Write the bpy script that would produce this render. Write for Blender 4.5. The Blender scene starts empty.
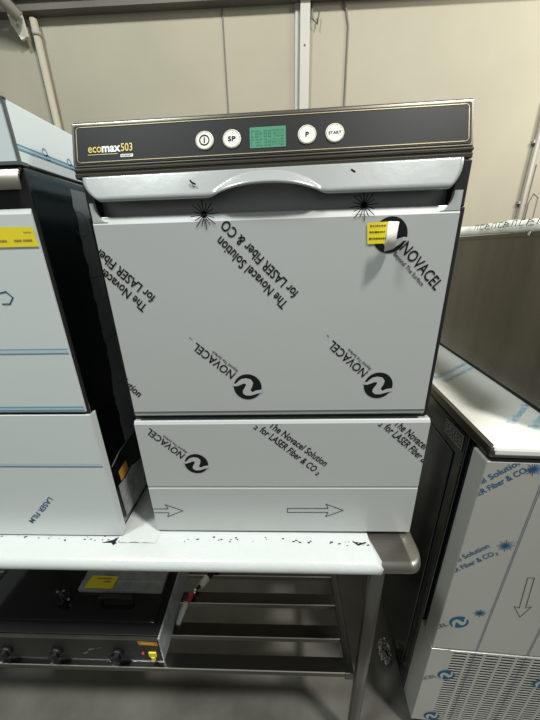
import bpy, bmesh, math, random
from mathutils import Vector, Matrix
random.seed(7)
PI = math.pi
S = bpy.context.scene
COL = S.collection
FZ = -0.12            # floor level

# ------------------------------------------------------------------ materials
def mat(name, col, rough=.5, metal=0., noise=None, bump=None, spec=.5, emit=None, stretch=(1, 1, 1), coat=0.):
    m = bpy.data.materials.new(name); m.use_nodes = True
    nt = m.node_tree; b = nt.nodes['Principled BSDF']
    b.inputs['Base Color'].default_value = (*col, 1)
    b.inputs['Roughness'].default_value = rough
    b.inputs['Metallic'].default_value = metal
    b.inputs['Specular IOR Level'].default_value = spec
    b.inputs['Coat Weight'].default_value = coat
    tc = nt.nodes.new('ShaderNodeTexCoord')
    mp = nt.nodes.new('ShaderNodeMapping'); mp.inputs['Scale'].default_value = stretch
    nt.links.new(tc.outputs['Object'], mp.inputs['Vector'])
    if noise:
        sc, amt, col2 = noise
        n = nt.nodes.new('ShaderNodeTexNoise'); n.inputs['Scale'].default_value = sc; n.inputs['Detail'].default_value = 6
        nt.links.new(mp.outputs['Vector'], n.inputs['Vector'])
        r = nt.nodes.new('ShaderNodeMapRange'); r.inputs['From Min'].default_value = .35; r.inputs['From Max'].default_value = .68
        r.inputs['To Min'].default_value = 0; r.inputs['To Max'].default_value = amt
        nt.links.new(n.outputs['Fac'], r.inputs['Value'])
        mx = nt.nodes.new('ShaderNodeMix'); mx.data_type = 'RGBA'
        mx.inputs['A'].default_value = (*col, 1); mx.inputs['B'].default_value = (*col2, 1)
        nt.links.new(r.outputs['Result'], mx.inputs['Factor'])
        nt.links.new(mx.outputs['Result'], b.inputs['Base Color'])
    if bump:
        sc, st = bump
        n = nt.nodes.new('ShaderNodeTexNoise'); n.inputs['Scale'].default_value = sc; n.inputs['Detail'].default_value = 4
        nt.links.new(mp.outputs['Vector'], n.inputs['Vector'])
        bp = nt.nodes.new('ShaderNodeBump'); bp.inputs['Strength'].default_value = st; bp.inputs['Distance'].default_value = .01
        nt.links.new(n.outputs['Fac'], bp.inputs['Height']); nt.links.new(bp.outputs['Normal'], b.inputs['Normal'])
    if emit:
        b.inputs['Emission Color'].default_value = (*emit[0], 1); b.inputs['Emission Strength'].default_value = emit[1]
    return m

M = {}
M['film'] = mat('grey_film', (.50, .52, .51), .38, .15, noise=(2.5, .35, (.46, .475, .465)), bump=(3, .04))
M['film_lip'] = mat('grey_film_glossy', (.46, .475, .475), .22, .35, bump=(18, .06))
M['film_left'] = mat('pale_film', (.62, .66, .655), .36, .1, bump=(3, .05))
M['film_side'] = mat('white_blue_film', (.66, .74, .76), .3, .05, bump=(6, .08))
M['film_right'] = mat('fridge_film', (.47, .47, .435), .33, .3, bump=(4, .05))
M['film_white'] = mat('white_film', (.52, .545, .535), .25, 0, bump=(14, .35))
M['film_top'] = mat('worktop_film', (.78, .78, .72), .25, .1, bump=(6, .1))
M['steel'] = mat('brushed_steel', (.20, .19, .165), .3, 1, noise=(8, .4, (.15, .143, .125)), stretch=(1, 1, 30), bump=(60, .03))
M['steel_h'] = mat('brushed_steel_horizontal', (.36, .34, .30), .42, 1, noise=(8, .4, (.28, .265, .235)), stretch=(1, 30, 30))
M['steel_box'] = mat('satin_steel', (.22, .205, .175), .36, 1, noise=(3, .8, (.14, .13, .11)), stretch=(3, 3, .6))
M['steel_dark'] = mat('dark_mirror_steel', (.34, .37, .38), .13, 1, noise=(4, .5, (.20, .225, .23)), bump=(3, .03))
M['steel_frdark'] = mat('dark_satin_steel', (.14, .165, .18), .16, 1, noise=(3, .5, (.12, .13, .135)), bump=(2, .03))
M['slat'] = mat('slat_steel', (.12, .117, .108), .22, 1)
M['edge'] = mat('steel_edge_highlight', (.62, .60, .55), .3, .8)  # bright colour paints a highlight along each slat's front edge
M['black'] = mat('black_plastic', (.010, .010, .011), .42, spec=.3)
M['film_dark'] = mat('dark_film', (.30, .34, .35), .32, .55, noise=(5, .7, (.18, .21, .22)), bump=(20, .2))
M['film_reflection'] = mat('table_film_reflection', (.42, .43, .42), .3, .3, noise=(30, .9, (.2, .205, .2)), bump=(60, .6))  # colour imitates the table film mirrored in the dark side
M['gap'] = mat('black_gasket_shade', (.006, .006, .007), .7)  # gasket black; also paints the shade in gaps, vent and under bases
M['panel'] = mat('black_panel_glass', (.013, .0135, .0135), .5, 0, spec=.2)
M['rim'] = mat('panel_rim_steel', (.17, .155, .13), .33, 1)
M['recess'] = mat('recess_steel', (.24, .245, .24), .45, .8)  # finger slot's shade put into a darker steel colour
M['gold'] = mat('gold_print', (.62, .47, .12), .4, .2)
M['goldline'] = mat('gold_line', (.38, .33, .19), .4, .4)
M['white'] = mat('white_print', (.8, .8, .76), .5)
M['button'] = mat('cream_button', (.80, .80, .70), .45)
M['lcd'] = mat('green_display', (.06, .19, .12), .3, emit=((.12, .50, .30), .16))
M['lcddark'] = mat('display_digit', (.045, .17, .10), .4)
M['ink'] = mat('black_ink', (.008, .009, .010), .8, spec=.15)
M['blue'] = mat('blue_ink', (.025, .10, .20), .8, spec=.15)
M['paleblue'] = mat('pale_blue_ink', (.28, .50, .66), .45)
M['stripe'] = mat('stripe_blue', (.14, .30, .42), .4)
M['stripe_dk'] = mat('stripe_dark', (.06, .10, .14), .6)
M['stripe_in'] = mat('stripe_pale', (.42, .53, .62), .4)
M['yellow'] = mat('yellow_label', (.80, .66, .02), .5)
M['orange'] = mat('orange_label', (.42, .20, .03), .5)
M['curl'] = mat('label_back', (.85, .83, .76), .5)
M['lineg'] = mat('grey_seam', (.10, .11, .11), .5)
M['wall'] = mat('cream_wall', (.375, .345, .265), .8, noise=(1.3, .7, (.315, .29, .225)), bump=(5, .08))
M['walltrim'] = mat('cream_trim', (.43, .415, .37), .6, noise=(3, .5, (.5, .48, .42)))
M['pipe'] = mat('beige_pipe', (.42, .38, .30), .6)
M['beam'] = mat('dark_roof_steel', (.14, .125, .11), .7, noise=(3, .6, (.08, .07, .06)))
M['strut'] = mat('grey_strut', (.36, .34, .30), .6)
M['plate'] = mat('cream_plate', (.74, .70, .60), .6)
M['cable'] = mat('dark_cable', (.14, .13, .115), .6)
M['floor'] = mat('concrete', (.13, .125, .105), .42, 0, noise=(3.2, 1., (.055, .053, .045)), bump=(30, .08))
M['glass'] = mat('black_glass', (.012, .014, .016), .08, 0, spec=.6)
M['blacksteel'] = mat('black_enamel', (.020, .019, .016), .6, 0, spec=.25, noise=(9, .5, (.035, .033, .028)))
M['gside'] = mat('galvanised_side', (.42, .44, .44), .4, .35, noise=(40, .6, (.20, .21, .21)))
M['rating'] = mat('rating_plate', (.07, .07, .07), .4, .6)
M['red'] = mat('red_tape', (.45, .03, .04), .4)
M['chrome'] = mat('chrome', (.8, .8, .78), .12, 1)
M['plastic'] = mat('crumpled_plastic', (.42, .42, .39), .1, 1, bump=(45, 1.0))
M['ceil'] = mat('roof_sheet', (.22, .21, .19), .7)
M['lampm'] = mat('lamp_glow', (1, 1, 1), .5, emit=((1, .97, .9), 6))
M['orangebrown'] = mat('tan_smear', (.22, .13, .09), .5)

# ------------------------------------------------------------------ mesh builder
class MB:
    def __init__(s): s.v = []; s.f = []; s.mi = []; s.mats = []; s.sm = []
    def m(s, k):
        if k not in s.mats: s.mats.append(k)
        return s.mats.index(k)
    def add(s, vs, fs, k, smooth=False):
        o = len(s.v); i = s.m(k)
        s.v += [tuple(v) for v in vs]
        for f in fs: s.f.append([o + q for q in f]); s.mi.append(i); s.sm.append(smooth)
        return s
    def box(s, a, b, k):
        x0, y0, z0 = a; x1, y1, z1 = b
        v = [(x0, y0, z0), (x1, y0, z0), (x1, y1, z0), (x0, y1, z0), (x0, y0, z1), (x1, y0, z1), (x1, y1, z1), (x0, y1, z1)]
        return s.add(v, [(3, 2, 1, 0), (4, 5, 6, 7), (0, 1, 5, 4), (1, 2, 6, 5), (2, 3, 7, 6), (3, 0, 4, 7)], k)
    def prism_x(s, prof, x0, x1, k, smooth=False):      # prof = [(y,z)] counter-clockwise seen from +x
        n = len(prof)
        v = [(x0, y, z) for y, z in prof] + [(x1, y, z) for y, z in prof]
        s.add(v, [tuple(reversed(range(n))), tuple(range(n, 2 * n))], k)
        return s.add(v, [(i, (i + 1) % n, n + (i + 1) % n, n + i) for i in range(n)], k, smooth)
    def prism_y(s, prof, y0, y1, k):
        n = len(prof)
        v = [(x, y0, z) for x, z in prof] + [(x, y1, z) for x, z in prof]
        return s.add(v, [tuple(range(n)), tuple(reversed(range(n, 2 * n)))] + [(i, n + i, n + (i + 1) % n, (i + 1) % n) for i in range(n)], k)
    def tube(s, pts, r, k, seg=14, cap=True):
        pts = [Vector(p) for p in pts]; rs = r if isinstance(r, (list, tuple)) else [r] * len(pts)
        rings = []; up = None
        for i, p in enumerate(pts):
            d = (pts[min(i + 1, len(pts) - 1)] - pts[max(i - 1, 0)]).normalized()
            if up is None:
                up = Vector((0, 0, 1)) if abs(d.z) < .9 else Vector((1, 0, 0))
            a = d.cross(up).normalized(); b = d.cross(a).normalized(); up = a.cross(d)
            rings.append([p + (a * math.cos(t) + b * math.sin(t)) * rs[i] for t in [2 * PI * j / seg for j in range(seg)]])
        v = [q for g in rings for q in g]; f = []
        for i in range(len(pts) - 1):
            for j in range(seg):
                f.append((i * seg + j, i * seg + (j + 1) % seg, (i + 1) * seg + (j + 1) % seg, (i + 1) * seg + j))
        s.add(v, f, k, True)
        if cap: s.add(rings[0] + rings[-1], [tuple(range(seg)), tuple(reversed(range(seg, 2 * seg)))], k)
        return s
    def build(s, name, parent=None, bevel=0, seg=2):
        me = bpy.data.meshes.new(name)
        me.from_pydata(s.v, [], s.f)
        for k in s.mats: me.materials.append(M[k])
        for p, i, sm in zip(me.polygons, s.mi, s.sm): p.material_index = i; p.use_smooth = sm
        bm = bmesh.new(); bm.from_mesh(me)
        bmesh.ops.remove_doubles(bm, verts=bm.verts, dist=1e-6)
        bmesh.ops.recalc_face_normals(bm, faces=bm.faces)
        bm.to_mesh(me); bm.free(); me.update()
        o = bpy.data.objects.new(name, me); COL.objects.link(o)
        if parent is not None: o.parent = parent
        if bevel:
            b = o.modifiers.new('bevel', 'BEVEL'); b.width = bevel; b.segments = seg; b.limit_method = 'ANGLE'; b.angle_limit = .6
        return o

def box(name, a, b, k, parent=None, bevel=0): return MB().box(a, b, k).build(name, parent, bevel)
def thing(name, label, cat, loc=(0, 0, 0), rz=0, group=None):
    o = bpy.data.objects.new(name, None); COL.objects.link(o)
    o.location = loc; o.rotation_euler = (0, 0, rz); o.empty_display_size = .1
    return tag(o, label, cat, group)
def tag(o, label, cat, group=None):
    o['label'] = label; o['category'] = cat
    if group: o['group'] = group
    return o
def struct(o): o['kind'] = 'structure'; return o

# ------------------------------------------------------------------ printing on a surface
class Ink:
    """flat printing laid on a plane: O + U*u + V*v, lifted by eps along N"""
    def __init__(s, O, U, V, N, eps=.0006, clip=None):
        s.O = Vector(O); s.U = Vector(U); s.V = Vector(V); s.N = Vector(N); s.eps = eps; s.clip = clip; s.mb = MB()
    def put(s, v2, faces, k, lift=0):
        bm = bmesh.new()
        vs = [bm.verts.new((a, b, 0)) for a, b in v2]
        for f in faces:
            try: bm.faces.new([vs[i] for i in f])
            except ValueError: pass
        if s.clip:
            u0, u1, w0, w1 = s.clip
            for co, no in (((u0, 0, 0), (-1, 0, 0)), ((u1, 0, 0), (1, 0, 0)), ((0, w0, 0), (0, -1, 0)), ((0, w1, 0), (0, 1, 0))):
                bmesh.ops.bisect_plane(bm, geom=bm.verts[:] + bm.edges[:] + bm.faces[:], plane_co=co, plane_no=no, clear_outer=True)
        bm.verts.index_update()
        e = s.eps + lift
        out = [s.O + s.U * v.co.x + s.V * v.co.y + s.N * e for v in bm.verts]
        s.mb.add(out, [[v.index for v in f.verts] for f in bm.faces], k)
        bm.free(); return s
    def text(s, body, p0, p1, k='ink', h=None, bold=0., shear=0., fit=True, spacing=1.):
        """baseline from p0 to p1; h = cap height (None keeps the font's proportions)"""
        cu = bpy.data.curves.new('t', 'FONT'); cu.body = body; cu.offset = bold; cu.resolution_u = 3; cu.shear = shear; cu.space_character = spacing
        o = bpy.data.objects.new('t', cu); COL.objects.link(o)
        bpy.context.view_layer.update()
        me = bpy.data.meshes.new_from_object(o.evaluated_get(bpy.context.evaluated_depsgraph_get()))
        xs = [v.co.x for v in me.vertices]; x0, x1 = min(xs), max(xs)
        p0 = Vector(p0); p1 = Vector(p1); d = p1 - p0; L = d.length; a = d.normalized(); b = Vector((-a.y, a.x))
        sx = L / (x1 - x0); sy = sx if h is None else h / .70
        pts = [p0 + a * ((v.co.x - x0) * sx) + b * (v.co.y * sy) for v in me.vertices]
        s.put([(p.x, p.y) for p in pts], [list(p.vertices) for p in me.polygons], k)
        bpy.data.objects.remove(o); bpy.data.curves.remove(cu); bpy.data.meshes.remove(me)
        return s
    def disc(s, c, r, k='ink', lift=0, ry=None, n=40):
        ry = ry or r
        return s.put([(c[0] + r * math.cos(2 * PI * i / n), c[1] + ry * math.sin(2 * PI * i / n)) for i in range(n)], [list(range(n))], k, lift)
    def ring(s, c, r, w, k='ink', lift=0, n=32):
        v = []; f = []
        for i in range(n):
            t = 2 * PI * i / n
            v += [(c[0] + (r - w) * math.cos(t), c[1] + (r - w) * math.sin(t)), (c[0] + r * math.cos(t), c[1] + r * math.sin(t))]
            j = (i + 1) % n; f.append((2 * i, 2 * i + 1, 2 * j + 1, 2 * j))
        return s.put(v, f, k, lift)
    def rect(s, u0, u1, w0, w1, k='ink', lift=0):
        return s.put([(u0, w0), (u1, w0), (u1, w1), (u0, w1)], [(0, 1, 2, 3)], k, lift)
    def poly(s, pts, k='ink', lift=0): return s.put(pts, [list(range(len(pts)))], k, lift)
    def line(s, pts, w, k='ink', closed=False, lift=0):
        n = len(pts)
        for i in range(n if closed else n - 1):
            a = Vector(pts[i]); b = Vector(pts[(i + 1) % n]); d = (b - a).normalized() * (w / 2); q = Vector((-d.y, d.x))
            s.put([tuple(a - d + q), tuple(a - d - q), tuple(b + d - q), tuple(b + d + q)], [(0, 1, 2, 3)], k, lift)
        return s
    def star(s, c, r, k='ink', n=16, w=.0022):
        for i in range(n):
            t = 2 * PI * i / n + .1; R_ = r * (1 if i % 2 == 0 else .78); d = Vector((math.cos(t), math.sin(t))); q = Vector((-d.y, d.x)) * (w / 2 * (1.25 if k == 'blue' else 1))
            a = Vector(c) + d * r * .10; b = Vector(c) + d * R_
            s.put([tuple(a - q * .8), tuple(b - q * .5), tuple(b + q * .5), tuple(a + q * .8)], [(0, 1, 2, 3)], k)
        return s.disc(c, r * .17, k, n=12)
    def logo(s, c, r, ang, k='ink', pale='film', rn=None):
        """disc with the pale swoosh; ang = direction the word runs, radians"""
        s.disc(c, r, k)
        raw = [(300, 152), (320, 148), (332, 136), (350, 124), (375, 119), (402, 124), (416, 140), (412, 160), (400, 182), (412, 192), (432, 182), (468, 176),
               (464, 193), (436, 200), (404, 210), (376, 211), (358, 200), (358, 184), (374, 160), (376, 148), (360, 148), (342, 156), (320, 163), (302, 162)]
        rot = ang - math.radians(143.7)
        cc, ss = math.cos(rot), math.sin(rot); pts = []
        for x, y in raw:
            a, b = (x - 385) / 85 * r * 1.08, (165 - y) / 72 * r * 1.08
            pts.append((c[0] + a * cc - b * ss, c[1] + a * ss + b * cc))
        s.poly(pts, pale, .0004)
        return s
    def arrow(s, tail, tip, hw, hl, sw, w=.0014, k='ink'):
        a = Vector(tail); b = Vector(tip); d = (b - a).normalized(); q = Vector((-d.y, d.x)); c = b - d * hl
        pts = [a + q * sw, c + q * sw, c - d * hl * .15 + q * hw, b, c - d * hl * .15 - q * hw, c - q * sw, a - q * sw]
        return s.line([tuple(p) for p in pts], w, k, closed=True)
    def build(s, name, parent=None): return s.mb.build(name, parent)
    def merge(s, part):
        """the printing becomes faces of the part's own mesh"""
        me = part.data; names = [m_.name for m_ in me.materials]
        for k in s.mb.mats:
            if M[k].name not in names: me.materials.append(M[k]); names.append(M[k].name)
        bm = bmesh.new(); bm.from_mesh(me)
        vs = [bm.verts.new(v) for v in s.mb.v]
        for f, i in zip(s.mb.f, s.mb.mi):
            try: nf = bm.faces.new([vs[q] for q in f])
            except ValueError: continue
            nf.material_index = names.index(M[s.mb.mats[i]].name)
            nf.normal_update()
            if nf.normal.dot(s.N) < 0: nf.normal_flip()
        bm.to_mesh(me); bm.free(); me.update()

X, Y, Z = Vector((1, 0, 0)), Vector((0, 1, 0)), Vector((0, 0, 1))

# ================================================================== SETTING
struct(box('floor', (-4, -3.2, FZ - .1), (5, 2.5, FZ), 'floor'))
struct(box('wall_back', (-4, 2.5, FZ - .1), (5, 2.65, 4.4), 'wall'))
struct(box('ceiling', (-4, -3.2, 6.2), (5, 2.65, 6.3), 'ceil'))
struct(MB().box((-4, 2.42, 3.238), (5, 2.499, 3.30), 'beam').box((-4, 2.44, 3.30), (5, 2.38, 3.55), 'beam').box((-4, 2.42, 3.55), (5, 2.499, 3.60), 'beam').build('trim_1'))
# flat wall column with bolt holes
c = MB(); c.box((.172, 2.455, FZ), (.246, 2.499, 3.243), 'walltrim'); c.box((.135, 2.49, FZ), (.172, 2.499, 3.243), 'walltrim')
for z in (2.98, 2.4, 1.9): c.tube([(.209, 2.456, z), (.209, 2.450, z)], .008, 'cable', 8)
struct(c.build('trim_2', bevel=.003))
struct(MB().box((-.417, 2.492, FZ), (-.409, 2.499, 3.243), 'cable').build('trim_3'))
t = MB().box((-1.60, 2.47, 3.06), (-1.548, 2.499, 3.243), 'walltrim').build('trim_4', bevel=.004); struct(t); bpy.data.objects.remove(t)

p = thing('wall_downpipe', 'beige downpipe clipped vertically to the cream wall at upper left', 'pipe', (-1.86, 2.46, FZ))
MB().tube([(0, 0, 0), (0, 0, 3.33)], .026, 'pipe', 20).build('pipe', p)
MB().box((-.05, .02, 0), (-.038, .039, 3.33), 'cable').build('backing_strip', p)
for z in (3.23, 2.2, 1.2): MB().tube([(0, 0, z), (0, 0, z + .03)], .032, 'strut', 20).build('clip', p)

p = thing('roof_brace', 'grey steel brace with pale gusset plate meeting the wall at top left', 'brace', (-1.97, 2.4, 3.2))
MB().tube([(.06, -.02, -.02), (-.42, -.60, .55)], .05, 'strut', 4).build('brace_arm', p)
MB().prism_y([(-.07, .09), (.04, .07), (.055, -.10), (0, -.12), (-.055, -.02)], .03, .05, 'plate').build('gusset_plate', p, .002)
MB().tube([(0, .032, -.04), (0, .02, -.04)], .010, 'strut', 6).build('bolt', p)

cb = MB().tube([(.49, 2.49, 3.24), (.51, 2.49, 3.21), (.537, 2.49, 3.10), (.540, 2.49, 2.6), (.545, 2.49, 1.9)], .006, 'cable', 8).build('wall_cable')
tag(cb, 'thin dark cable hanging down the cream wall right of the column', 'cable')
hk = MB().tube([(.262, 2.497, 3.23), (.262, 2.46, 3.13), (.30, 2.46, 3.10), (.315, 2.47, 3.17)], .006, 'cable', 8).build('wall_hook')
tag(hk, 'small dark wire hook beside the top of the wall column', 'hook')

p = thing('wall_conduit', 'dark vertical conduit on the cream wall at far right', 'conduit', (2.14, 2.47, .9))
MB().tube([(0, 0, 0), (0, 0, 1.75)], .014, 'strut', 12).build('conduit_pipe', p)
for z in (.95, 1.4): MB().box((-.03, 0, z), (.03, .028, z + .02), 'strut').build('clip', p)
lp = MB().tube([(2.20, 2.497, .9), (2.20, 2.497, 2.15)], .004, 'cable', 8).tube([(2.225, 2.497, 1.0), (2.215, 2.497, 1.86), (2.24, 2.497, 1.93), (2.285, 2.497, 1.90), (2.30, 2.497, 1.0)], .004, 'cable', 8).build('looped_wire')
tag(lp, 'thin looped wire on the wall just right of the dark conduit', 'wire')

# ================================================================== WORK TABLE
TB = thing('work_table', 'long stainless work table with white film over its rounded front edge', 'table', (0, 0, FZ))
def tbz(z): return z - FZ
n = 14
prof = [(.66, .862), (.66, .8985), (-.060, .8985)] + [(-.060 + .0155 * math.cos(t), .8830 + .0155 * math.sin(t)) for t in [PI / 2 + PI * i / n for i in range(1, n)]] + [(-.060, .8675), (-.052, .8672), (-.050, .862)]
b = MB(); pr = [(y, tbz(z)) for y, z in prof]
b.prism_x(pr, -1.35, .274, 'steel_h', True)
# rounded right end
segs = 8; rings = []
for i in range(segs + 1):
    a = i / segs * PI / 2; inset = .030 * (1 - math.cos(a)); xx = .274 + .030 * math.sin(a)
    rings.append([(xx, y + inset * (1 if y < 0 else 0), z) for y, z in pr])
v = [q for r_ in rings for q in r_]; m_ = len(pr)
b.add(v, [(i * m_ + j, i * m_ + (j + 1) % m_, (i + 1) * m_ + (j + 1) % m_, (i + 1) * m_ + j) for i in range(segs) for j in range(m_)] + [tuple(range(segs * m_, segs * m_ + m_))], 'steel_h', True)
b.build('tabletop', TB)
# film wrap
fw = MB(); xs = [-1.35 + i * .0155 for i in range(102)]; xs = [x for x in xs if x < .205] + [.207]
rnd = random.Random(3)
outer = [(.62, .8995), (.2, .8995), (.02, .8998), (-.035, .9003)] + [(-.060 + .0175 * math.cos(t), .8830 + .0175 * math.sin(t)) for t in [PI / 2 + PI * i / 12 for i in range(0, 13)]]
V = []; 
for i, x in enumerate(xs):
    jit = rnd.uniform(-.006, .006)
    for j, (y, z) in enumerate(outer):
        dx = 0
        if i == len(xs) - 1:
            dx = -.014 * max(0, min(1, (y + .02) / .03)) + rnd.uniform(-.0025, .0025) + (.006 if y < -.05 else 0)
        if j == len(outer) - 1: V.append((x + dx, y + .004 + jit, tbz(z - .0015 - jit * .45)))
        else: V.append((x + dx, y, tbz(z)))
k = len(outer)
fw.add(V, [(i * k + j, (i + 1) * k + j, (i + 1) * k + j + 1, i * k + j + 1) for i in range(len(xs) - 1) for j in range(k - 1)], 'film_white', True)
o = fw.build('protective_film', TB); o['label'] = 'white protective film, torn along its lower edge'
sf = o.modifiers.new('s', 'SOLIDIFY'); sf.thickness = .0006; sf.offset = 1
# torn dark flecks along the film
ik = Ink((0, 0, tbz(.9004)), X, Y, Z, .0009)
for i in range(120):
    x = rnd.uniform(-1.0, .195); 
    if rnd.random() < .35 and x < -.1: continue
    y0 = -.018 + rnd.uniform(-.007, .006) - .008 * (x > .1); s_ = rnd.uniform(.0012, .0042)
    a = rnd.uniform(0, PI); pts = [(x + s_ * rnd.uniform(.5, 1.2) * math.cos(a + q), y0 + s_ * .45 * rnd.uniform(.4, 1.2) * math.sin(a + q)) for q in [2 * PI * w / 7 for w in range(7)]]
    ik.poly(pts, 'ink')
ik.poly([(-.425, -.030), (-.40, -.022), (-.392, -.015), (-.385, -.022), (-.375, -.020), (-.388, -.029), (-.395, -.036), (-.402, -.030)], 'ink')
ik.line([(.163, -.020), (.172, -.028), (.190, -.022)], .003)
ik.merge(o)
# crumpled loose flap of film between the two machines
fl = MB(); nx, ny = 16, 14; V = []
for j in range(ny + 1):
    for i in range(nx + 1):
        x = -.392 + .095 * i / nx; y = -.03 + .30 * j / ny
        z = .9012 + .004 * abs(math.sin(5 * i / nx * 2 + j * .9)) * (math.sin(PI * i / nx)) + rnd.uniform(0, .0012)
        V.append((x, y, tbz(z)))
fl.add(V, [(j * (nx + 1) + i, j * (nx + 1) + i + 1, (j + 1) * (nx + 1) + i + 1, (j + 1) * (nx + 1) + i) for j in range(ny) for i in range(nx)], 'film_white', True)
fl.build('film_fold', TB)
for x, y in ((.236, .0), (.262, .58), (-1.28, 0), (-1.28, .58)):
    g = MB().tube([(x, y, .0), (x, y, tbz(.862))], .019, 'steel', 24).build('leg', TB)
    MB().tube([(x, y, 0), (x, y, .03)], .024, 'black', 20).build('foot', g)
# under-shelf of slats
SH = .30
for y0, y1 in ((.003, .040), (.088, .125), (.188, .225), (.288, .325), (.388, .425), (.488, .525)):
    MB().prism_x([(y0, tbz(SH)), (y0, tbz(SH - .024)), (y0 + .003, tbz(SH - .024)), (y0 + .003, tbz(SH - .003)), (y1 - .003, tbz(SH - .003)), (y1 - .003, tbz(SH - .024)), (y1, tbz(SH - .024)), (y1, tbz(SH))],
                 -1.262, .190, 'slat').box((-1.262, y0 - .0008, tbz(SH - .0032)), (.190, y0 + .0006, tbz(SH + .0003)), 'edge').build('shelf_slat', TB)  # pale strip stands in for the glint on the slat edge
for x0, x1 in ((.1905, .216), (-1.30, -1.263)):
    MB().box((x0, .0, tbz(SH - .032)), (x1, .56, tbz(SH + .002)), 'slat').build('shelf_rail', TB, .002)

# ================================================================== DISHWASHER (centre)
DW = thing('undercounter_dishwasher', 'grey film-wrapped dishwasher with black control panel, centre of the table', 'dishwasher', (0, 0, .9033))
DW.rotation_euler = (0, -.0055, 0)      # stands very slightly askew
b0 = .9015
def dz(z): return z - b0
bv = [(-.302, .0405, dz(.916)), (.292, .0405, dz(.916)), (.292, .595, dz(.916)), (-.302, .595, dz(.916)), (-.314, .0405, dz(1.72)), (.280, .0405, dz(1.72)), (.280, .595, dz(1.72)), (-.314, .595, dz(1.72))]
MB().add(bv, [(3, 2, 1, 0), (4, 5, 6, 7), (0, 1, 5, 4), (1, 2, 6, 5), (2, 3, 7, 6), (3, 0, 4, 7)], 'steel_dark').build('body', DW, .003)
g_ = MB().box((-.304, .010, dz(1.2145)), (.293, .040, dz(1.589)), 'gap').box((-.304, .010, dz(1.589)), (-.289, .040, dz(1.652)), 'gap').box((.270, .010, dz(1.589)), (.291, .040, dz(1.652)), 'gap')
g_.build('door_gasket', DW, .002)
MB().box((-.29, .012, 0), (.285, .57, dz(.914)), 'black').build('dark_base', DW)
# lower panel: film covered, folded in two fields
lowp = MB().prism_x([(.004, dz(1.212)), (.0, dz(1.205)), (0, dz(1.043)), (.0015, dz(1.0405)), (.0015, dz(1.038)), (0, dz(1.0355)), (0, dz(.906)), (.004, dz(.9035)), (.039, dz(.9035)), (.039, dz(1.212))], -.303, .298, 'film').build('lower_panel', DW, .0015)
# door
door = MB().prism_x([(.004, dz(1.224)), (0, dz(1.228)), (0, dz(1.580)), (.005, dz(1.5915)), (.0075, dz(1.592)), (.0075, dz(1.224))], -.296, .281, 'film').build('door', DW, .0012)
FRC = MB().box((-.2885, .028, dz(1.589)), (.2695, .0395, dz(1.652)), 'recess').box((-.2885, .0085, dz(1.589)), (.2695, .028, dz(1.5905)), 'recess').build('finger_recess', door)
# bottom fold lines of the door
MB().box((-.296, -.0012, dz(1.2345)), (.281, .001, dz(1.2365)), 'lineg').build('door_fold', door)
# recess ends: rounded cheeks beside the finger slot
for sgn, xa, xb in ((-1, -.2945, -.2885), (1, .280, .268)):
    pts = [(xa, dz(1.5835)), (xb - sgn * .012 * -1, dz(1.5835))]
    prof = [(xa, dz(1.5835))]
    for i in range(9):
        a = i / 8 * PI / 2
        prof.append((xb - sgn * .0 + (-sgn) * .018 * (1 - math.sin(a)) , dz(1.5835) + .027 * (1 - math.cos(a))))
    prof += [(xb, dz(1.611)), (xa, dz(1.611))]
    MB().prism_y(prof, .0005, .0075, 'film').build('door_cheek', door)
# curved grip lip with arched cut-out
lip = MB(); N_ = 110; T_ = 20; V = []
def arch(x):
    u = (x + .014) / .090
    if abs(u) >= 1: return 0
    return .034 * (1 - abs(u) ** 2.4) ** 1.15
for i in range(N_ + 1):
    s_ = i / N_
    for j in range(T_ + 1):
        t = j / T_
        x0 = -.300 + .026 * t ** 2.2; x1 = .276 - .020 * t ** 2.2
        x = x0 + (x1 - x0) * s_
        zb = 1.6125 + arch(x) * .45
        zt = 1.6545 + .0115 * (x - .29)
        z = zt + (zb - zt) * t
        full = (zt - z) / (zt - 1.6125)
        hz = z - 1.6125; av = arch(x); y = .009 - .0155 * full; y -= .016 * (0 if av < 1e-4 else max(0, min(1, (av - hz) / .018)) ** .8 * min(1, av / .012))
        # lower edge rolls back a little
        if t > .85: y += .004 * ((t - .85) / .15) ** 2
        V.append((x, y, dz(z)))
lip.add(V, [(i * (T_ + 1) + j, (i + 1) * (T_ + 1) + j, (i + 1) * (T_ + 1) + j + 1, i * (T_ + 1) + j + 1) for i in range(N_) for j in range(T_)], 'film_lip', True)
lo = lip.build('grip_lip', door); sm = lo.modifiers.new('s', 'SOLIDIFY'); sm.thickness = .0022; sm.offset = 0
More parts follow.
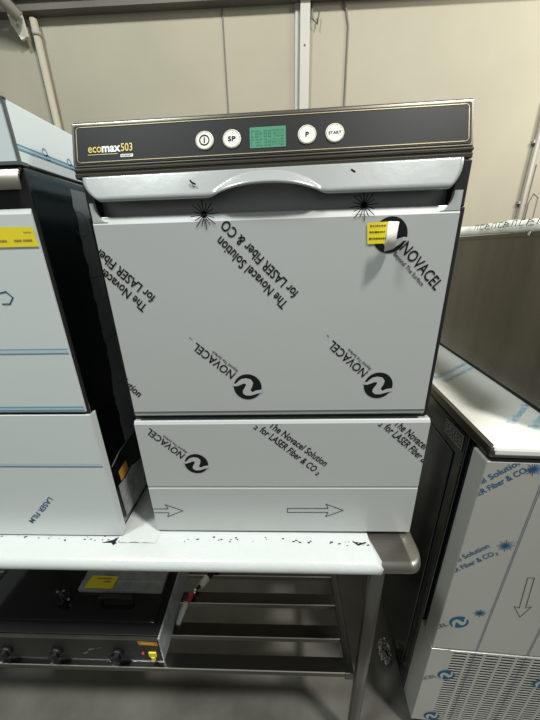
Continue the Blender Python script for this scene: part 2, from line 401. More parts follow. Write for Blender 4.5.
# ink on the door
ik = Ink((0, 0, -b0), X, Z, -Y, .0006, clip=(-.2955, .2805, 1.229, 1.5795))
ik.text('The Novacel Solution', (.0174, 1.4482), (-.0902, 1.5581), h=.0160, bold=.014)
ik.text('for LASER Fiber & CO', (.0354, 1.4665), (-.0801, 1.5825), h=.0160, bold=.014)
ik.text('2', (-.0799, 1.5853), (-.0857, 1.5912), h=.009, bold=.01)
ik.text('The Novacel Solution', (-.2292, 1.4487), (-.3368, 1.5586), h=.0160, bold=.014)
ik.text('for LASER Fiber & CO', (-.2122, 1.4648), (-.3277, 1.5808), h=.0160, bold=.014)
ik.text('The Novacel Solution', (-.3818, 1.3931), (-.2810, 1.2690), h=.0160, bold=.014)
for c_ in ((-.0622, 1.2888), (.1862, 1.2885)):
    ik.logo(c_, .0268, math.atan2(.063, -.078))
    q = Vector(c_) + Vector((-.0015, .002))
    ik.text('NOVACEL', tuple(q + Vector((-.0195, .0265))), tuple(q + Vector((-.0875, .0895))), h=.0160, bold=.010)
    ik.text('Beyond The Surface', tuple(q + Vector((-.0145, .0330))), tuple(q + Vector((-.058, .0730))), h=.0058, bold=.006)
    ik.text('TM', tuple(q + Vector((-.0935, .0965))), tuple(q + Vector((-.098, .1005))), h=.003)
ik.logo((.1783, 1.5515), .0268, math.atan2(-.071, .077))
ik.text('NOVACEL', (.1955, 1.530), (.2625, 1.463), h=.0175, bold=.010)
ik.text('Beyond The Surface', (.186, 1.5225), (.239, 1.471), h=.0065, bold=.006)
ik.merge(door)
ik = Ink((0, .0016, -b0), X, Z, -Y, .0006)
ik2 = Ink((0, 0, -b0), X, Z, -Y, .0012); ik2.clip = (-.2955, .2805, 1.229, 1.5735)
ik2.clip = (-.2955, .2805, 1.229, 1.5915); ik2.star((-.1142, 1.5895), .022); ik2.star((.1337, 1.5945), .022); ik2.merge(door)
# rest of each star runs onto the lip
ikl = Ink((0, .028, -b0), X, Z, -Y, .0006, clip=(-.285, .268, 1.5905, 1.65)); ikl.star((-.1205, 1.5925), .0232); ikl.star((.1411, 1.5978), .0232); ikl.merge(FRC)
# scuff marks on the lip
MB().tube([(-.130, -.0015, dz(1.637)), (-.128, -.0025, dz(1.634)), (-.122, -.0035, dz(1.631))], .0013, 'ink', 6).build('scuff', lo)
MB().tube([(.112, .0045, dz(1.644)), (.118, .003, dz(1.640))], .0013, 'ink', 6).build('scuff', lo)
# yellow peeled label
lab = MB().add([(.1406, -.0012, dz(1.570)), (.176, -.0012, dz(1.5712)), (.177, -.0012, dz(1.5394)), (.1433, -.0012, dz(1.539))], [(0, 3, 2, 1)], 'yellow').build('price_label', door)
lab['label'] = 'yellow label with peeled, curled right end'
lk = Ink((0, -.0012, -b0), X, Z, -Y, .0004)
for z in (1.5655, 1.5565, 1.547):
    x = .1455
    while x < .170:
        w = rnd.uniform(.001, .0035); lk.rect(x, x + w, z - .0012, z + .0012, 'orangebrown' if z > 1.56 else 'ink'); x += w + .0012
lk.merge(lab)
cm = MB(); V = []; NC = 18
for i in range(NC + 1):
    a = i / NC * math.radians(205); r = .0120 + .002 * i / NC
    x = .1735 + r * math.sin(a); y = -.0016 - .60 * r * (1 - math.cos(a))
    V += [(x, y, dz(1.5712 - .003 * i / NC)), (x - .002, y, dz(1.5394 - .012 * i / NC))]
cm.add(V, [(2 * i, 2 * i + 2, 2 * i + 3, 2 * i + 1) for i in range(NC)], 'curl', True)
o = cm.build('label_curl', lab); o['label'] = 'white back of the curled label end'; q = o.modifiers.new('s', 'SOLIDIFY'); q.thickness = .0004
# ink on lower panel
ik = Ink((0, 0, -b0), X, Z, -Y, .0006, clip=(-.3025, .2975, .907, 1.2045))
ik.logo((-.184, 1.106), .0255, math.atan2(.069, -.094))
ik.text('NOVACEL', (-.2055, 1.130), (-.271, 1.1975), h=.0160, bold=.010)
ik.text('Beyond The Surface', (-.200, 1.137), (-.244, 1.180), h=.0058, bold=.006)
for (p0, p1, q0, q1) in (((-.0258, 1.1999), (.0915, 1.0980), (-.0446, 1.1881), (.0683, 1.0830)), ((.2242, 1.2025), (.3415, 1.0975), (.2055, 1.1932), (.3200, 1.0850))):
    ik.text('The Novacel Solution', p0, p1, h=.0160, bold=.014)
    ik.text('for LASER Fiber & CO', q0, q1, h=.0160, bold=.014)
    ik.text('2', (q1[0] + .003, q1[1] - .005), (q1[0] + .009, q1[1] - .0105), h=.009, bold=.01)
    ik.text('2', (q0[0] - .012, q0[1] + .008), (q0[0] - .006, q0[1] + .0025), h=.009, bold=.01)
ik.arrow((.012, .972), (.139, .973), .019, .034, .006)
ik.arrow((-.36, .969), (-.232, .970), .019, .034, .006)
ik.merge(lowp)
# control panel
cp = thing('x', 'x', 'x'); bpy.data.objects.remove(cp)
pan = MB().prism_x([(.012, dz(1.669)), (.032, dz(1.731)), (.036, dz(1.7335)), (.060, dz(1.7335)), (.060, dz(1.669))], -.3135, .2895, 'rim').build('control_panel', DW, .0012)
MB().prism_x([(.013, dz(1.6535)), (.010, dz(1.6545)), (.010, dz(1.660)), (.0125, dz(1.6612)), (.0125, dz(1.6625)), (.010, dz(1.6637)), (.010, dz(1.6665)), (.013, dz(1.6685)), (.06, dz(1.6685)), (.06, dz(1.6535))], -.3125, .2895, 'rim').build('trim_rail', DW, .0006)
MB().box((-.311, .0605, dz(1.7205)), (.280, .59, dz(1.7325)), 'steel').build('top_cover', DW, .002)
Vs = Vector((0, .020, .062)).normalized(); Ns = Vector((0, -Vs.z, Vs.y))
def rr(ink, u0, u1, v0, v1, r, n=6):
    pts = []
    for cx, cy, a0 in ((u1 - r, v0 + r, -PI / 2), (u1 - r, v1 - r, 0), (u0 + r, v1 - r, PI / 2), (u0 + r, v0 + r, PI)):
        for i in range(n + 1):
            a = a0 + PI / 2 * i / n; pts.append((cx + r * math.cos(a), cy + r * math.sin(a)))
    return pts
pk = Ink((0, .012, dz(1.669)), X, Vs, Ns, .0008)
pk.poly(rr(pk, -.3095, .2855, .0035, .0615, .003), 'panel'); gl = pk.build('panel_glass', pan)
pk = Ink((0, .012, dz(1.669)), X, Vs, Ns, .0013)
pk.line(rr(pk, -.3055, .2815, .0065, .0585, .005), .0011, 'goldline', closed=True)
pk.text('eco', (-.288, .0205), (-.267, .0205), 'gold', h=.0125, bold=.01)
pk.text('max', (-.2665, .0205), (-.237, .0205), 'white', h=.0125, bold=.03)
pk.text('503', (-.2365, .0205), (-.2185, .0205), 'gold', h=.0115, bold=.01)
pk.line([(-.288, .0172), (-.242, .0172)], .0012, 'goldline')
pk.poly(rr(pk, -.2375, -.2180, .0115, .0160, .001), 'white')
pk.build('brand_lettering', pan)
pk = Ink((0, .012, dz(1.669)), X, Vs, Ns, .0017); pk.text('HOBART', (-.2360, .0123), (-.2195, .0123), 'ink', h=.003); pk.build('brand_plate', pan)
for x, v, s_ in ((-.107, .0285, 'I'), (-.0655, .0285, 'SP'), (.0470, .0285, 'P'), (.0880, .0285, 'START')):
    pk = Ink((0, .012, dz(1.669)), X, Vs, Ns, .0010)
    # low dome button
    base = Vector((0, .012, dz(1.669))) + X * x + Vs * v
    n = 28; Vb = []
    for k_, (rr_, hh) in enumerate(((.0137, .0008), (.0137, .0018), (.0128, .0024))):
        Vb += [tuple(base + X * (rr_ * math.cos(2 * PI * i / n)) + Vs * (rr_ * math.sin(2 * PI * i / n)) + Ns * hh) for i in range(n)]
    bt = MB(); bt.add(Vb, [(k_ * n + i, k_ * n + (i + 1) % n, (k_ + 1) * n + (i + 1) % n, (k_ + 1) * n + i) for k_ in range(2) for i in range(n)] + [tuple(range(2 * n, 3 * n))], 'button')
    bo = bt.build('button', pan)
    pk = Ink((0, .012, dz(1.669)), X, Vs, Ns, .0029)
    if s_ == 'I':
        pk.ring((x, v), .0078, .0016); pk.rect(x - .0009, x + .0009, v - .0042, v + .0042)
    elif s_ == 'START': pk.text(s_, (x - .0095, v - .0022), (x + .0095, v - .0022), h=.0044, bold=.012)
    elif s_ == 'SP': pk.text(s_, (x - .006, v - .0034), (x + .006, v - .0034), h=.0066, bold=.02)
    else: pk.text(s_, (x - .0025, v - .0034), (x + .0028, v - .0034), h=.0066, bold=.02)
    pk.ring((x, v), .0125, .0006, 'goldline')
    pk.merge(bo)
pk = Ink((0, .012, dz(1.669)), X, Vs, Ns, .0012); pk.rect(-.0385, .0155, .0135, .0435, 'lcd'); dsp = pk.build('display', pan)
pk = Ink((0, .012, dz(1.669)), X, Vs, Ns, .0016)
for r_ in range(2):
    for i in range(8):
        u = -.036 + i * .0063; w = .0165 + r_ * .0125
        for (a, b_, c_, d_) in ((0, .0042, 0, .0008), (0, .0042, .0045, .0053), (0, .0042, .0088, .0096), (0, .0009, 0, .0096), (.0034, .0042, 0, .0096)):
            if rnd.random() < .8: pk.rect(u + a, u + b_, w + c_, w + d_, 'lcddark')
pk.merge(dsp)

# ================================================================== DISHWASHER (left)
LX = -.385
DL = thing('undercounter_dishwasher', 'pale film-wrapped dishwasher with blue stripes and yellow label, left on the table', 'dishwasher', (0, 0, .9015))
MB().box((LX - .60, -.0065, dz(.918)), (LX, .58, dz(1.663)), 'steel_dark').build('body', DL, .002)
MB().box((LX - .59, .02, 0), (LX - .008, .57, dz(.917)), 'gap').build('dark_base', DL)  # black block stands in for the shaded gap under the machine
lw = MB().box((LX - .60, -.014, dz(.905)), (LX, -.0085, dz(1.236)), 'film_left').box((LX + .0003, -.014, dz(.905)), (LX + .0018, .006, dz(1.236)), 'film_left').build('lower_panel', DL, .0015)
ld = MB().prism_x([(-.014, dz(1.243)), (-.014, dz(1.598)), (-.011, dz(1.606)), (-.0092, dz(1.606)), (-.0092, dz(1.243))], LX - .60, LX - .004, 'film_left').build('door', DL, .0015)
MB().box((LX - .60, -.009, dz(1.238)), (LX - .0003, -.0067, dz(1.66)), 'gap').build('door_gasket', DL)
prf = [(.0, 1.664), (-.012, 1.662), (-.018, 1.650), (-.020, 1.632), (-.018, 1.631), (-.016, 1.648), (-.010, 1.657), (0, 1.660)]
MB().prism_x([(y, dz(z)) for y, z in prf], LX - .60, LX - .004, 'steel_h', True).build('grip_lip', ld)
hood = MB().prism_x([(-.014, dz(1.667)), (-.014, dz(1.744)), (.575, dz(1.744)), (.575, dz(1.667))], LX - .60, LX + .002, 'film_side').build('control_housing', DL, .001)
MB().box((LX - .6, -.0155, dz(1.664)), (LX + .003, .0, dz(1.6685)), 'lineg').build('housing_edge', hood)
MB().box((LX - .0005, -.0156, dz(1.6685)), (LX + .003, -.012, dz(1.744)), 'lineg').build('housing_edge', hood)
MB().box((LX - .6, -.0156, dz(1.742)), (LX + .003, -.010, dz(1.7455)), 'lineg').build('housing_edge', hood)
sk = Ink((LX + .002, 0, -b0), Y, Z, X, .0006)
for z in (1.6845, 1.6900): sk.rect(-.013, .5, z - .0011, z + .0011, 'stripe')
sk.rect(-.013, .5, 1.6858, 1.6888, 'stripe_in', -.0002)
for y in (.045, .105, .17):
    sk.ring((y, 1.694), .0060, .0018, 'stripe'); sk.ring((y + .005, 1.688), .0045, .0014, 'stripe')
sk.merge(hood)
fk = Ink((0, -.014, -b0), X, Z, -Y, .0006, clip=(LX - .59, LX - .0045, .906, 1.60))
for z in (1.3715,):
    fk.rect(-1, 0, z - .0042, z + .0042, 'stripe_in'); fk.rect(-1, 0, z - .0046, z - .0034, 'stripe', .0002); fk.rect(-1, 0, z + .0034, z + .0046, 'stripe', .0002)
fk.rect(-1, 0, 1.246, 1.256, 'stripe'); fk.rect(-1, 0, 1.249, 1.253, 'stripe_in', .0002)
fk.line([(-.481, 1.478), (-.470, 1.480), (-.461, 1.470), (-.470, 1.459), (-.483, 1.459)], .0022, 'blue')
fk.merge(ld)
fk = Ink((0, -.014, -b0), X, Z, -Y, .0006, clip=(LX - .59, LX, .906, 1.232))
z = 1.113; fk.rect(-1, 0, z - .004, z + .004, 'stripe_in'); fk.rect(-1, 0, z - .0046, z - .003, 'lineg', .0002)
fk.text('LASER FILM', (-.529, 1.024), (-.600, .950), 'blue', h=.012, bold=.012)
fk.merge(lw)
ly = Ink((0, -.014, -b0), X, Z, -Y, .0012); ly.poly([(-.46, 1.5805), (-.3915, 1.5795), (-.3885, 1.5505), (-.46, 1.5505)], 'yellow'); lo_ = ly.build('price_label', ld)
ly = Ink((0, -.014, -b0), X, Z, -Y, .0016)
for (u0, u1, z, h_) in ((-.408, -.397, 1.572, .0016), (-.412, -.398, 1.560, .0034), (-.427, -.416, 1.560, .0034), (-.452, -.44, 1.560, .0034)):
    x = u0
    while x < u1: ly.rect(x, x + .0013, z - h_ / 2, z + h_ / 2, 'orangebrown'); x += .0022
ly.merge(lo_)
so = Ink((LX, 0, -b0), Y, Z, X, .001); so.poly([(.030, 1.056), (.066, 1.060), (.068, 1.030), (.032, 1.026)], 'orange'); so.build('warning_sticker', DL)
so = Ink((LX, 0, -b0), Y, Z, X, .0008); so.line([(.012, 1.085), (.05, 1.098), (.09, 1.100)], .0012, 'film_white'); so.build('side_scratch', DL)

tf = Ink((LX, 0, -b0), Y, Z, X, .0006)
edge = [(.092 + .002 * math.sin(i * 2.3) + .0015 * math.sin(i * 5.1) - .010 * (i > 24), 1.650 - .55 * i / 36) for i in range(37)]
tf.poly(edge + [(.565, 1.10), (.565, 1.650)], 'film_dark')
tfo = tf.build('side_film', DL); tfo['label'] = 'glossy film remnant on the dark side'
tf = Ink((LX, 0, -b0), Y, Z, X, .0012)
tf.line([(.10 + .022 * math.cos(t_), 1.590 + .022 * math.sin(t_)) for t_ in [PI * .6 - i * .35 for i in range(14)]], .0012, 'lineg')  # loop lines draw in reflections of the centre machine
tf.line([(.190, 1.46), (.165, 1.50), (.160, 1.555), (.172, 1.568), (.188, 1.562)], .003, 'film_left')
for z_ in (1.49, 1.36, 1.25): tf.line([(.095, z_), (.22, z_ + .004)], .0014, 'lineg')
tf.merge(tfo)
tf = Ink((LX, 0, -b0), Y, Z, X, .0010)
tf.poly([(.020, .928), (.200, .928), (.215, .985), (.175, .998), (.13, 1.012), (.085, 1.028), (.05, 1.022), (.018, 1.026)], 'film_reflection')  # patch paints in the reflection of the table film
tfo = tf.build('table_film_reflection', DL); tfo['label'] = 'painted reflection of the crumpled table film low on the side'
def shear(root, fn, names=None):
    done = set()
    for o in root.children_recursive:
        if o.type != 'MESH' or (names and o.name.split('.')[0] not in names) or o.data.name in done: continue
        done.add(o.data.name)
        for v in o.data.vertices: v.co = fn(v.co)
def lean(c): return Vector((c.x, c.y + .006 * c.z, c.z))
shear(DL, lean)
def tilt(c): return Vector((c.x, c.y, c.z + .0115 * (c.x - .29)))
shear(DW, tilt, {'control_panel', 'panel_glass', 'brand_lettering', 'brand_plate', 'button', 'display', 'trim_rail', 'top_cover'})

# ================================================================== COUNTERTOP GRIDDLE on the shelf
GX0, GX1, GZ0, GZ1 = -1.06, -.385, SH, .42
GR = thing('countertop_cooker', 'black glass-topped countertop cooker with knobs on the shelf under the table', 'cooker', (0, 0, SH + .0005))
def gz(z): return z - SH
MB().box((GX0, .030, gz(.3035)), (GX1 - .006, .40, gz(.405)), 'blacksteel').build('body', GR, .002)
MB().box((GX1 - .006, .020, 0), (GX1, .405, gz(.418)), 'gside').build('side_panel', GR, .001)
MB().box((GX0, .018, 0), (GX1 - .0065, .0295, gz(.412)), 'blacksteel').build('front_panel', GR, .002)
tp = MB().box((GX0, .030, gz(.4055)), (GX1 - .0065, .40, gz(.414)), 'black').build('top_frame', GR, .001)
MB().box((GX0 + .02, .062, gz(.4142)), (GX1 - .03, .39, gz(.4185)), 'glass').build('glass_plate', tp, .001)
MB().box((-1.0, .018 - .001, gz(.2995) + .001), (GX1 - .002, .0185, gz(.3035)), 'chrome').build('front_edge', GR)
for x in (-.890, -.725, -.527):
    kn = MB(); z = .352
    kn.tube([(x, .017, gz(z)), (x, .004, gz(z))], .0185, 'black', 20)
    kn.tube([(x + .014, -.001, gz(z - .010)), (x - .014, -.001, gz(z + .006))], .005, 'black', 10)
    kn.tube([(x - .007, -.002, gz(z - .020)), (x + .010, -.002, gz(z + .022))], .006, 'black', 10)
    kn.tube([(x, .006, gz(z)), (x, -.003, gz(z))], .012, 'black', 16)
    ko = kn.build('knob', GR)
    MB().tube([(x - .008, -.004, gz(z - .024)), (x - .0065, -.006, gz(z - .019))], .0045, 'chrome', 8).build('knob_pointer', ko)
    kk = Ink((0, .018, -SH), X, Z, -Y, .0006); kk.disc((x + .034, .352), .0022, 'ink'); kk.build('dial_mark', GR)
kk = Ink((0, .018, -SH), X, Z, -Y, .0006)
kk.poly([(-.645, .338), (-.632, .343), (-.618, .362), (-.600, .366), (-.604, .360), (-.622, .354), (-.632, .338), (-.642, .333)], 'orangebrown'); kk.line([(-.592, .366), (-.578, .370)], .0022, 'orangebrown'); kk.build('brand_smudge', GR)
kk = Ink((0, .018, -SH), X, Z, -Y, .0008); kk.poly([(-.455, .4105), (-.394, .4070), (-.391, .386), (-.453, .3890)], 'orange'); kk.build('orange_label', GR)
kk = Ink((0, .018, -SH), X, Z, -Y, .0012); kk.poly([(-.445, .4015), (-.405, .399), (-.404, .3945), (-.444, .397)], 'yellow'); kk.build('label_print', GR)
tgm = MB().box((-.427, .0125, gz(.334)), (-.403, .0172, gz(.356)), 'yellow').box((-.421, .011, gz(.318)), (-.409, .0160, gz(.335)), 'yellow').build('yellow_tag', GR, .001)
MB().tube([(-.446, .0178, gz(.349)), (-.446, .013, gz(.349))], .0045, 'red', 12).build('indicator_light', GR)
# lid bar handle lying on the glass and loose control
hd = MB(); hd.tube([(-.625, .118, gz(.4185)), (-.625, .118, gz(.440)), (-.615, .118, gz(.446)), (-.525, .118, gz(.446)), (-.515, .118, gz(.440)), (-.515, .118, gz(.4185))], .006, 'blacksteel', 10)
hd.build('bar_handle', GR)
pnl = MB().prism_x([(.146, gz(.4187)), (.146, gz(.432)), (.174, gz(.436)), (.178, gz(.432)), (.215, gz(.440)), (.26, gz(.440)), (.26, gz(.4187))], -.722, -.425, 'gside').build('rear_cover', GR, .001)
yk = Ink((0, .151, gz(.4330) + .004), X, Vector((0, .99, .12)), Vector((0, -.12, .99)), .0012); yk.poly([(-.700, -.002), (-.600, -.003), (-.594, .036), (-.690, .038)], 'yellow'); yo = yk.build('price_label', pnl)
yk = Ink((0, .151, gz(.4330) + .004), X, Vector((0, .99, .12)), Vector((0, -.12, .99)), .0018)
for v_ in (.026, .016):
    x = -.670 if v_ > .02 else -.640
    while x < -.615: w = rnd.uniform(.002, .005); yk.rect(x, x + w, v_, v_ + .0045, 'orangebrown'); x += w + .0015
yk.merge(yo)
kb = MB(); kb.tube([(-.755, .120, gz(.4187)), (-.755, .120, gz(.436))], .019, 'black', 20); kb.tube([(-.772, .130, gz(.440)), (-.738, .104, gz(.440))], .006, 'black', 10)
ko = kb.build('loose_knob', GR)
for x, y in ((-.790, .140), (-.770, .143), (-.735, .118)): MB().tube([(x, y, gz(.4187)), (x + .004, y - .006, gz(.440))], .0035, 'chrome', 8).build('knob_pin', ko)

# gas hose lying on the slats
HS = thing('gas_hose', 'short hose with pale fitting and red tape lying on the shelf slats', 'hose', (-.35, .2, SH))
def hp(x, y, z): return (x + .35, y - .2, z - SH)
MB().tube([hp(-.20, .46, .312), hp(-.25, .34, .312), hp(-.290, .285, .312), hp(-.306, .262, .312)], .010, 'black', 12).build('rubber_hose', HS)
MB().tube([hp(-.302, .270, .313), hp(-.3245, .238, .313)], .0125, 'button', 12).build('hose_fitting', HS)
MB().tube([hp(-.3245, .238, .313), hp(-.336, .224, .313)], [.005, .005], 'black', 12).tube([hp(-.336, .224, .313), hp(-.346, .211, .313)], .0085, 'chrome', 12).build('coupling', HS)
MB().tube([hp(-.347, .208, .314), hp(-.361, .180, .314)], [.012, .010], 'red', 12).build('red_tape', HS)
MB().tube([hp(-.361, .180, .314), hp(-.369, .150, .310), hp(-.372, .115, .3085)], [.0095, .011, .008], 'white', 12).build('hose_tail', HS)

# ================================================================== REFRIGERATED CABINET (right)
FR = thing('refrigerated_cabinet', 'tall film-wrapped steel cabinet with louvred vent standing on the floor, right', 'cabinet', (.455, .033, FZ), -.054)
def fz(z): return z - FZ
W = .82; D_ = .90; TZ = 1.126
MB().box((0, .078, fz(-.06)), (W, D_, fz(1.094)), 'steel_frdark').build('body', FR, .003)
# pressed side field with light fold
MB().box((-.004, .12, fz(.02)), (-.0005, D_ - .04, fz(1.015)), 'steel_frdark').build('side_pressing', FR, .006)
MB().box((-.0035, .079, fz(-.05)), (.004, .090, fz(1.01)), 'steel').build('side_fold', FR, .001)
wt = MB().box((-.004, -.004, fz(1.096)), (W + .004, D_, fz(TZ)), 'steel').build('worktop', FR, .010)
wf = MB().box((.003, -.0052, fz(1.102)), (W, D_ - .005, fz(TZ + .0012)), 'film_top').build('worktop_film', wt, .008)
MB().box((.008, .0, fz(1.088)), (W, .07, fz(1.0955)), 'gap').build('door_gap', FR)
dr = MB().box((.0, 0, fz(.382)), (.60, .052, fz(1.086)), 'film_right').build('door', FR, .002)
MB().box((.012, .0525, fz(.39)), (.59, .0775, fz(1.08)), 'gap').build('door_gasket', dr)
MB().box((-.0012, .004, fz(.384)), (-.0002, .050, fz(1.084)), 'film_right').build('door_edge', dr)
# bottom panel with vent slots: frame plus bars
bp = MB(); z0, z1 = -.055, .376; u0 = .058; rows = 30
bp.box((0, 0, fz(z0)), (.056, .077, fz(z1)), 'film_right')
bp.box((.056, 0, fz(.364)), (.60, .03, fz(z1)), 'film_right')
bp.box((.60, 0, fz(z0)), (W, .077, fz(z1)), 'film_right')
bo = bp.build('vent_panel', FR, .001)
MB().box((.056, .024, fz(z0)), (.60, .077, fz(.363)), 'gap').build('vent_interior', bo)
MB().box((.0575, 0.003, fz(z0)), (.5985, .0035, fz(z0 + .001)), 'film_right')
gr = MB(); pitch = .0140
k_ = 0; z = .364 - pitch
# border slab left of the slots widens the plain field
gr.box((.056, .0005, fz(z0)), (.066, .023, fz(.3635)), 'film_right')
while z > z0:
    gr.box((.066, .0008, fz(z)), (.60, .0016, fz(z + .0052)), 'film_right'); z -= pitch
for x in (.107, .153, .199, .245, .291, .337, .383, .429, .475, .521, .567): gr.box((x, .0004, fz(z0)), (x + .008, .0020, fz(.3635)), 'film_right')
gr.build('louvre_grille', bo)
for x in (.05, W - .05):
    for y in (.12, D_ - .06):
        MB().tube([(x, y, 0), (x, y, fz(-.0605))], .02, 'steel', 16).build('foot', FR)
# rating plate
rk = Ink((-.0002, 0, 0), -Y, Z, -X, .0008)
rk.poly([(-.190, fz(1.085)), (-.092, fz(1.088)), (-.088, fz(1.040)), (-.187, fz(1.034))], 'rating'); ro = rk.build('rating_plate', FR)
rk = Ink((-.0002, 0, 0), -Y, Z, -X, .0013)
rk.line([(-.186, fz(1.080)), (-.096, fz(1.083)), (-.093, fz(1.045)), (-.183, fz(1.040))], .0025, 'strut', closed=True)
for i in range(4):
    z = 1.0735 - i * .0085; y = -.178
    while y < -.102:
        w = rnd.uniform(.006, .016); rk.rect(y, min(y + w, -.101), fz(z - .0022), fz(z + .0022), 'strut'); y += w + .005
rk.merge(ro)
# prints on the door
fk = Ink((0, 0, -FZ), X, Z, -Y, .0007, clip=(.001, .599, .384, 1.085))
fk.text('Solution', (.019, 1.036), (.074, 1.088 - .002), 'blue', h=.0165, bold=.012)
fk.text('The Novacel', (-.062, .962), (.012, 1.031), 'blue', h=.0165, bold=.012)
fk.text('for LASER Fiber & CO', (-.040, .949), (.090, 1.063), 'blue', h=.0165, bold=.012)
fk.text('2', (.093, 1.060), (.099, 1.065), 'blue', h=.009, bold=.01)
fk.star((.100, 1.092 - .022), .019, 'blue')
fk.star((.101, .832), .021, 'blue')
fk.text('The Novacel Solution', (-.070, .695), (.066, .824), 'blue', h=.0165, bold=.012)
fk.text('for LASER Fiber & CO', (-.045, .680), (.084, .797), 'blue', h=.0165, bold=.012)
fk.text('2', (.087, .796), (.093, .801), 'blue', h=.009, bold=.01)
fk.logo((.052, .516), .0262, math.radians(215), 'blue', 'film_right'); fk.star((.099, .563), .018, 'blue')
fk.text('NOVACEL', (-.060, .430), (.027, .497), 'rating', h=.0165, bold=.004)
for x in (.128, .272, .416):
    fk.rect(x - .0026, x - .0014, .38, 1.09, 'stripe_dk'); fk.rect(x + .0014, x + .0026, .38, 1.09, 'stripe_dk')
fk.line([(.118, .842), (.127, .852)], .0015, 'stripe'); fk.line([(.117, .575), (.127, .580)], .0015, 'stripe')
fk.arrow((.190, .722), (.205, .560), .022, .040, .008, .0016, 'rating')
fk.merge(dr)
fk = Ink((0, 0, -FZ), X, Z, -Y, .0009, clip=(.001, .60, -.05, .374))
fk.logo((.066, .243), .026, math.radians(215), 'blue', 'film_right')
fk.logo((.064, -.020), .026, math.radians(215), 'blue', 'film_right')
fk.logo((.352, .246), .026, math.radians(215), 'blue', 'film_right')
fk.text('NOVACEL', (-.046, .167), (.041, .226), 'rating', h=.0165, bold=.004)
fk.rect(.1265, .1275, -.05, .374, 'stripe_dk'); fk.rect(.1285, .1295, -.05, .374, 'stripe_dk')
fk.rect(.2705, .2715, -.05, .374, 'stripe_dk'); fk.rect(.2725, .2735, -.05, .374, 'stripe_dk')
fk.merge(bo)
wk = Ink((0, 0, fz(TZ + .0012)), X, Y, Z, .0007)
for (x0, y0, x1, y1) in ((.030, .345, .215, .500), (.055, .325, .235, .475), (.100, .085, .245, .225), (.135, .065, .265, .190)):
    wk.text('The Novacel Solution', (x0, y0), (x1, y1), 'paleblue', h=.0165, bold=.02)
wk.merge(wf)

# ---- steel machine standing on the cabinet
SB = thing('steel_housing', 'plain satin steel box housing standing on the film-covered cabinet worktop at right', 'steel box', (.455, .033, TZ + .003), -.054)
MB().box((.200, .03, 0), (.77, .85, .0135), 'gap').build('dark_base', SB)  # black slab stands in for the shadow at the housing's base
MB().prism_x([(.02, .0135), (.02, .432), (.86, .4265), (.86, .0135)], .192, .78, 'steel_box').build('shell', SB, .002)
MB().prism_x([(.015, .424), (.015, .4365), (.865, .431), (.865, .4185)], .188, .784, 'rim').build('top_rim', SB, .001)
MB().tube([(.188, .33, .430), (.184, .33, .430)], .0045, 'chrome', 8).build('screw', SB)
tpf = MB(); V = []; nn = 40
for i in range(nn + 1):
    y = .02 + .83 * i / nn; h_ = .030 + .004 * math.sin(i * 1.3) + .003 * math.sin(i * .37)
    V += [(.190, y, .4345), (.193 + .002 * math.sin(i * 2.1), y, .4345 + h_ * .55), (.200, y, .4345 + h_), (.76, y, .4345 + h_)]
tpf.add(V, [(4 * i + j, 4 * i + 4 + j, 4 * i + 5 + j, 4 * i + 1 + j) for i in range(nn) for j in range(3)], 'film_top', True)
bagm = tpf.build('plastic_cover', SB); bagm['label'] = 'white plastic sheet over the top with faint outlined print'; q = bagm.modifiers.new('s', 'SOLIDIFY'); q.thickness = .001
bk = Ink((.188, 0, 0), -Y, Z, -X, .0006)
y = -.60
for i in range(13):
    w = rnd.uniform(.018, .03); z0_ = .452; z1_ = .466
    if i % 3 == 0: bk.line([(y, z0_), (y + w * .2, z1_), (y + w * .8, z1_), (y + w * .7, z0_)], .0016, 'rating')
    elif i % 3 == 1: bk.line([(y + w * .7, z0_), (y, z0_), (y + w * .2, z1_), (y + w * .9, z1_)], .0016, 'rating')
    else: bk.line([(y, z0_), (y + w * .2, z1_)], .0024, 'rating'); bk.line([(y + w * .2, z1_), (y + w * .8, .459), (y + w * .1, .459)], .0016, 'rating')
    y += w + .007
bk.merge(bagm)

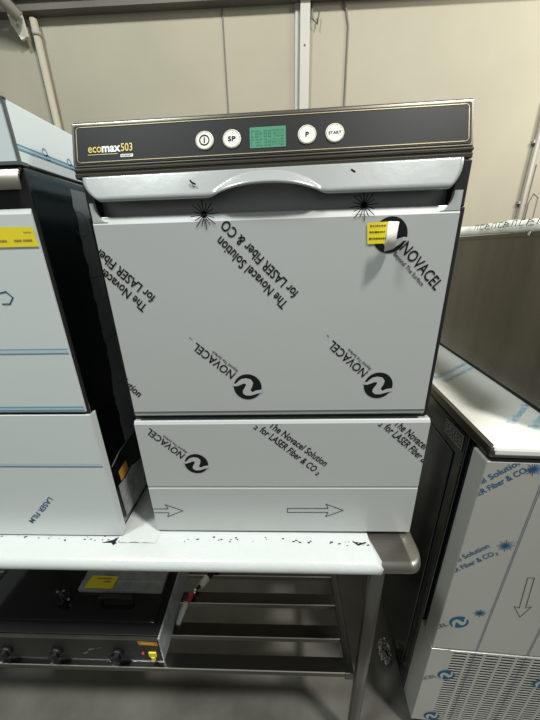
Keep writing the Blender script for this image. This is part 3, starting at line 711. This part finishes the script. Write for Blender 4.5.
# ---- crumpled plastic by the cabinet's foot
rp = random.Random(11); bm = bmesh.new(); bmesh.ops.create_icosphere(bm, subdivisions=4, radius=.034)
for v in bm.verts:
    d = v.co.normalized(); q = math.sin(d.x * 9 + 2 * d.y) * math.cos(d.z * 11 + d.y * 5); v.co *= 1 + .3 * q + rp.uniform(-.12, .12)
    v.co.x *= .62; v.co.z = v.co.z * .95
zmin = min(v.co.z for v in bm.verts)
for v in bm.verts: v.co.z -= zmin
me = bpy.data.meshes.new('plastic_wrap'); bm.to_mesh(me); bm.free(); me.materials.append(M['plastic'])
o = bpy.data.objects.new('plastic_wrap', me); COL.objects.link(o); o.location = (.428, .232, FZ)
tag(o, 'crumpled clear plastic scrap on the floor beside the right cabinet', 'plastic wrap')

# ================================================================== LIGHT
def area(name, loc, size, power, col=(1, .97, .9), target=None, sy=None):
    l = bpy.data.lights.new(name, 'AREA'); l.energy = power; l.color = col; l.size = size
    if sy: l.shape = 'RECTANGLE'; l.size_y = sy
    o = bpy.data.objects.new(name, l); COL.objects.link(o); o.location = loc
    t = Vector(target) if target else Vector((loc[0], loc[1], 0))
    o.rotation_euler = (t - Vector(loc)).to_track_quat('-Z', 'Y').to_euler()
    return o
area('unseen_lamp', (2.0, -1.35, 5.6), .45, 275, (1, .98, .92), (0, 0, 1))  # high-bay lamps here and on the next line, out of view
area('unseen_lamp', (-2.0, -1.3, 5.8), .6, 195, (.92, 1, .98), (0, 0, 1))
area('unseen_lamp', (3.3, .8, 3.6), .6, 75, (1, .97, .88), (1.9, 2.5, 1.3))  # added lamp, brightens the lower right of the back wall
w = bpy.data.worlds.new('World'); S.world = w; w.use_nodes = True
bg = w.node_tree.nodes['Background']; bg.inputs['Color'].default_value = (.92, 1, .96, 1); bg.inputs['Strength'].default_value = .27

# ================================================================== CAMERA
cam = bpy.data.cameras.new('Camera'); co = bpy.data.objects.new('Camera', cam); COL.objects.link(co)
Rm = Matrix(((0.99927112, 0.01080486, 0.03661247), (0.03034022, 0.35725726, -0.93351311), (-0.02316655, 0.93394352, 0.35666904)))
co.matrix_world = Matrix.Translation((0, -.51, 1.54)) @ Rm.to_4x4()
cam.sensor_fit = 'VERTICAL'; cam.sensor_height = 24; cam.sensor_width = 18; cam.lens = 294.07 / 720 * 24
cam.clip_start = .02
S.camera = co
S.view_settings.view_transform = 'Standard'; S.view_settings.look = 'None'; S.view_settings.gamma = 1
S.view_settings.use_curve_mapping = False; S.view_settings.exposure = 0
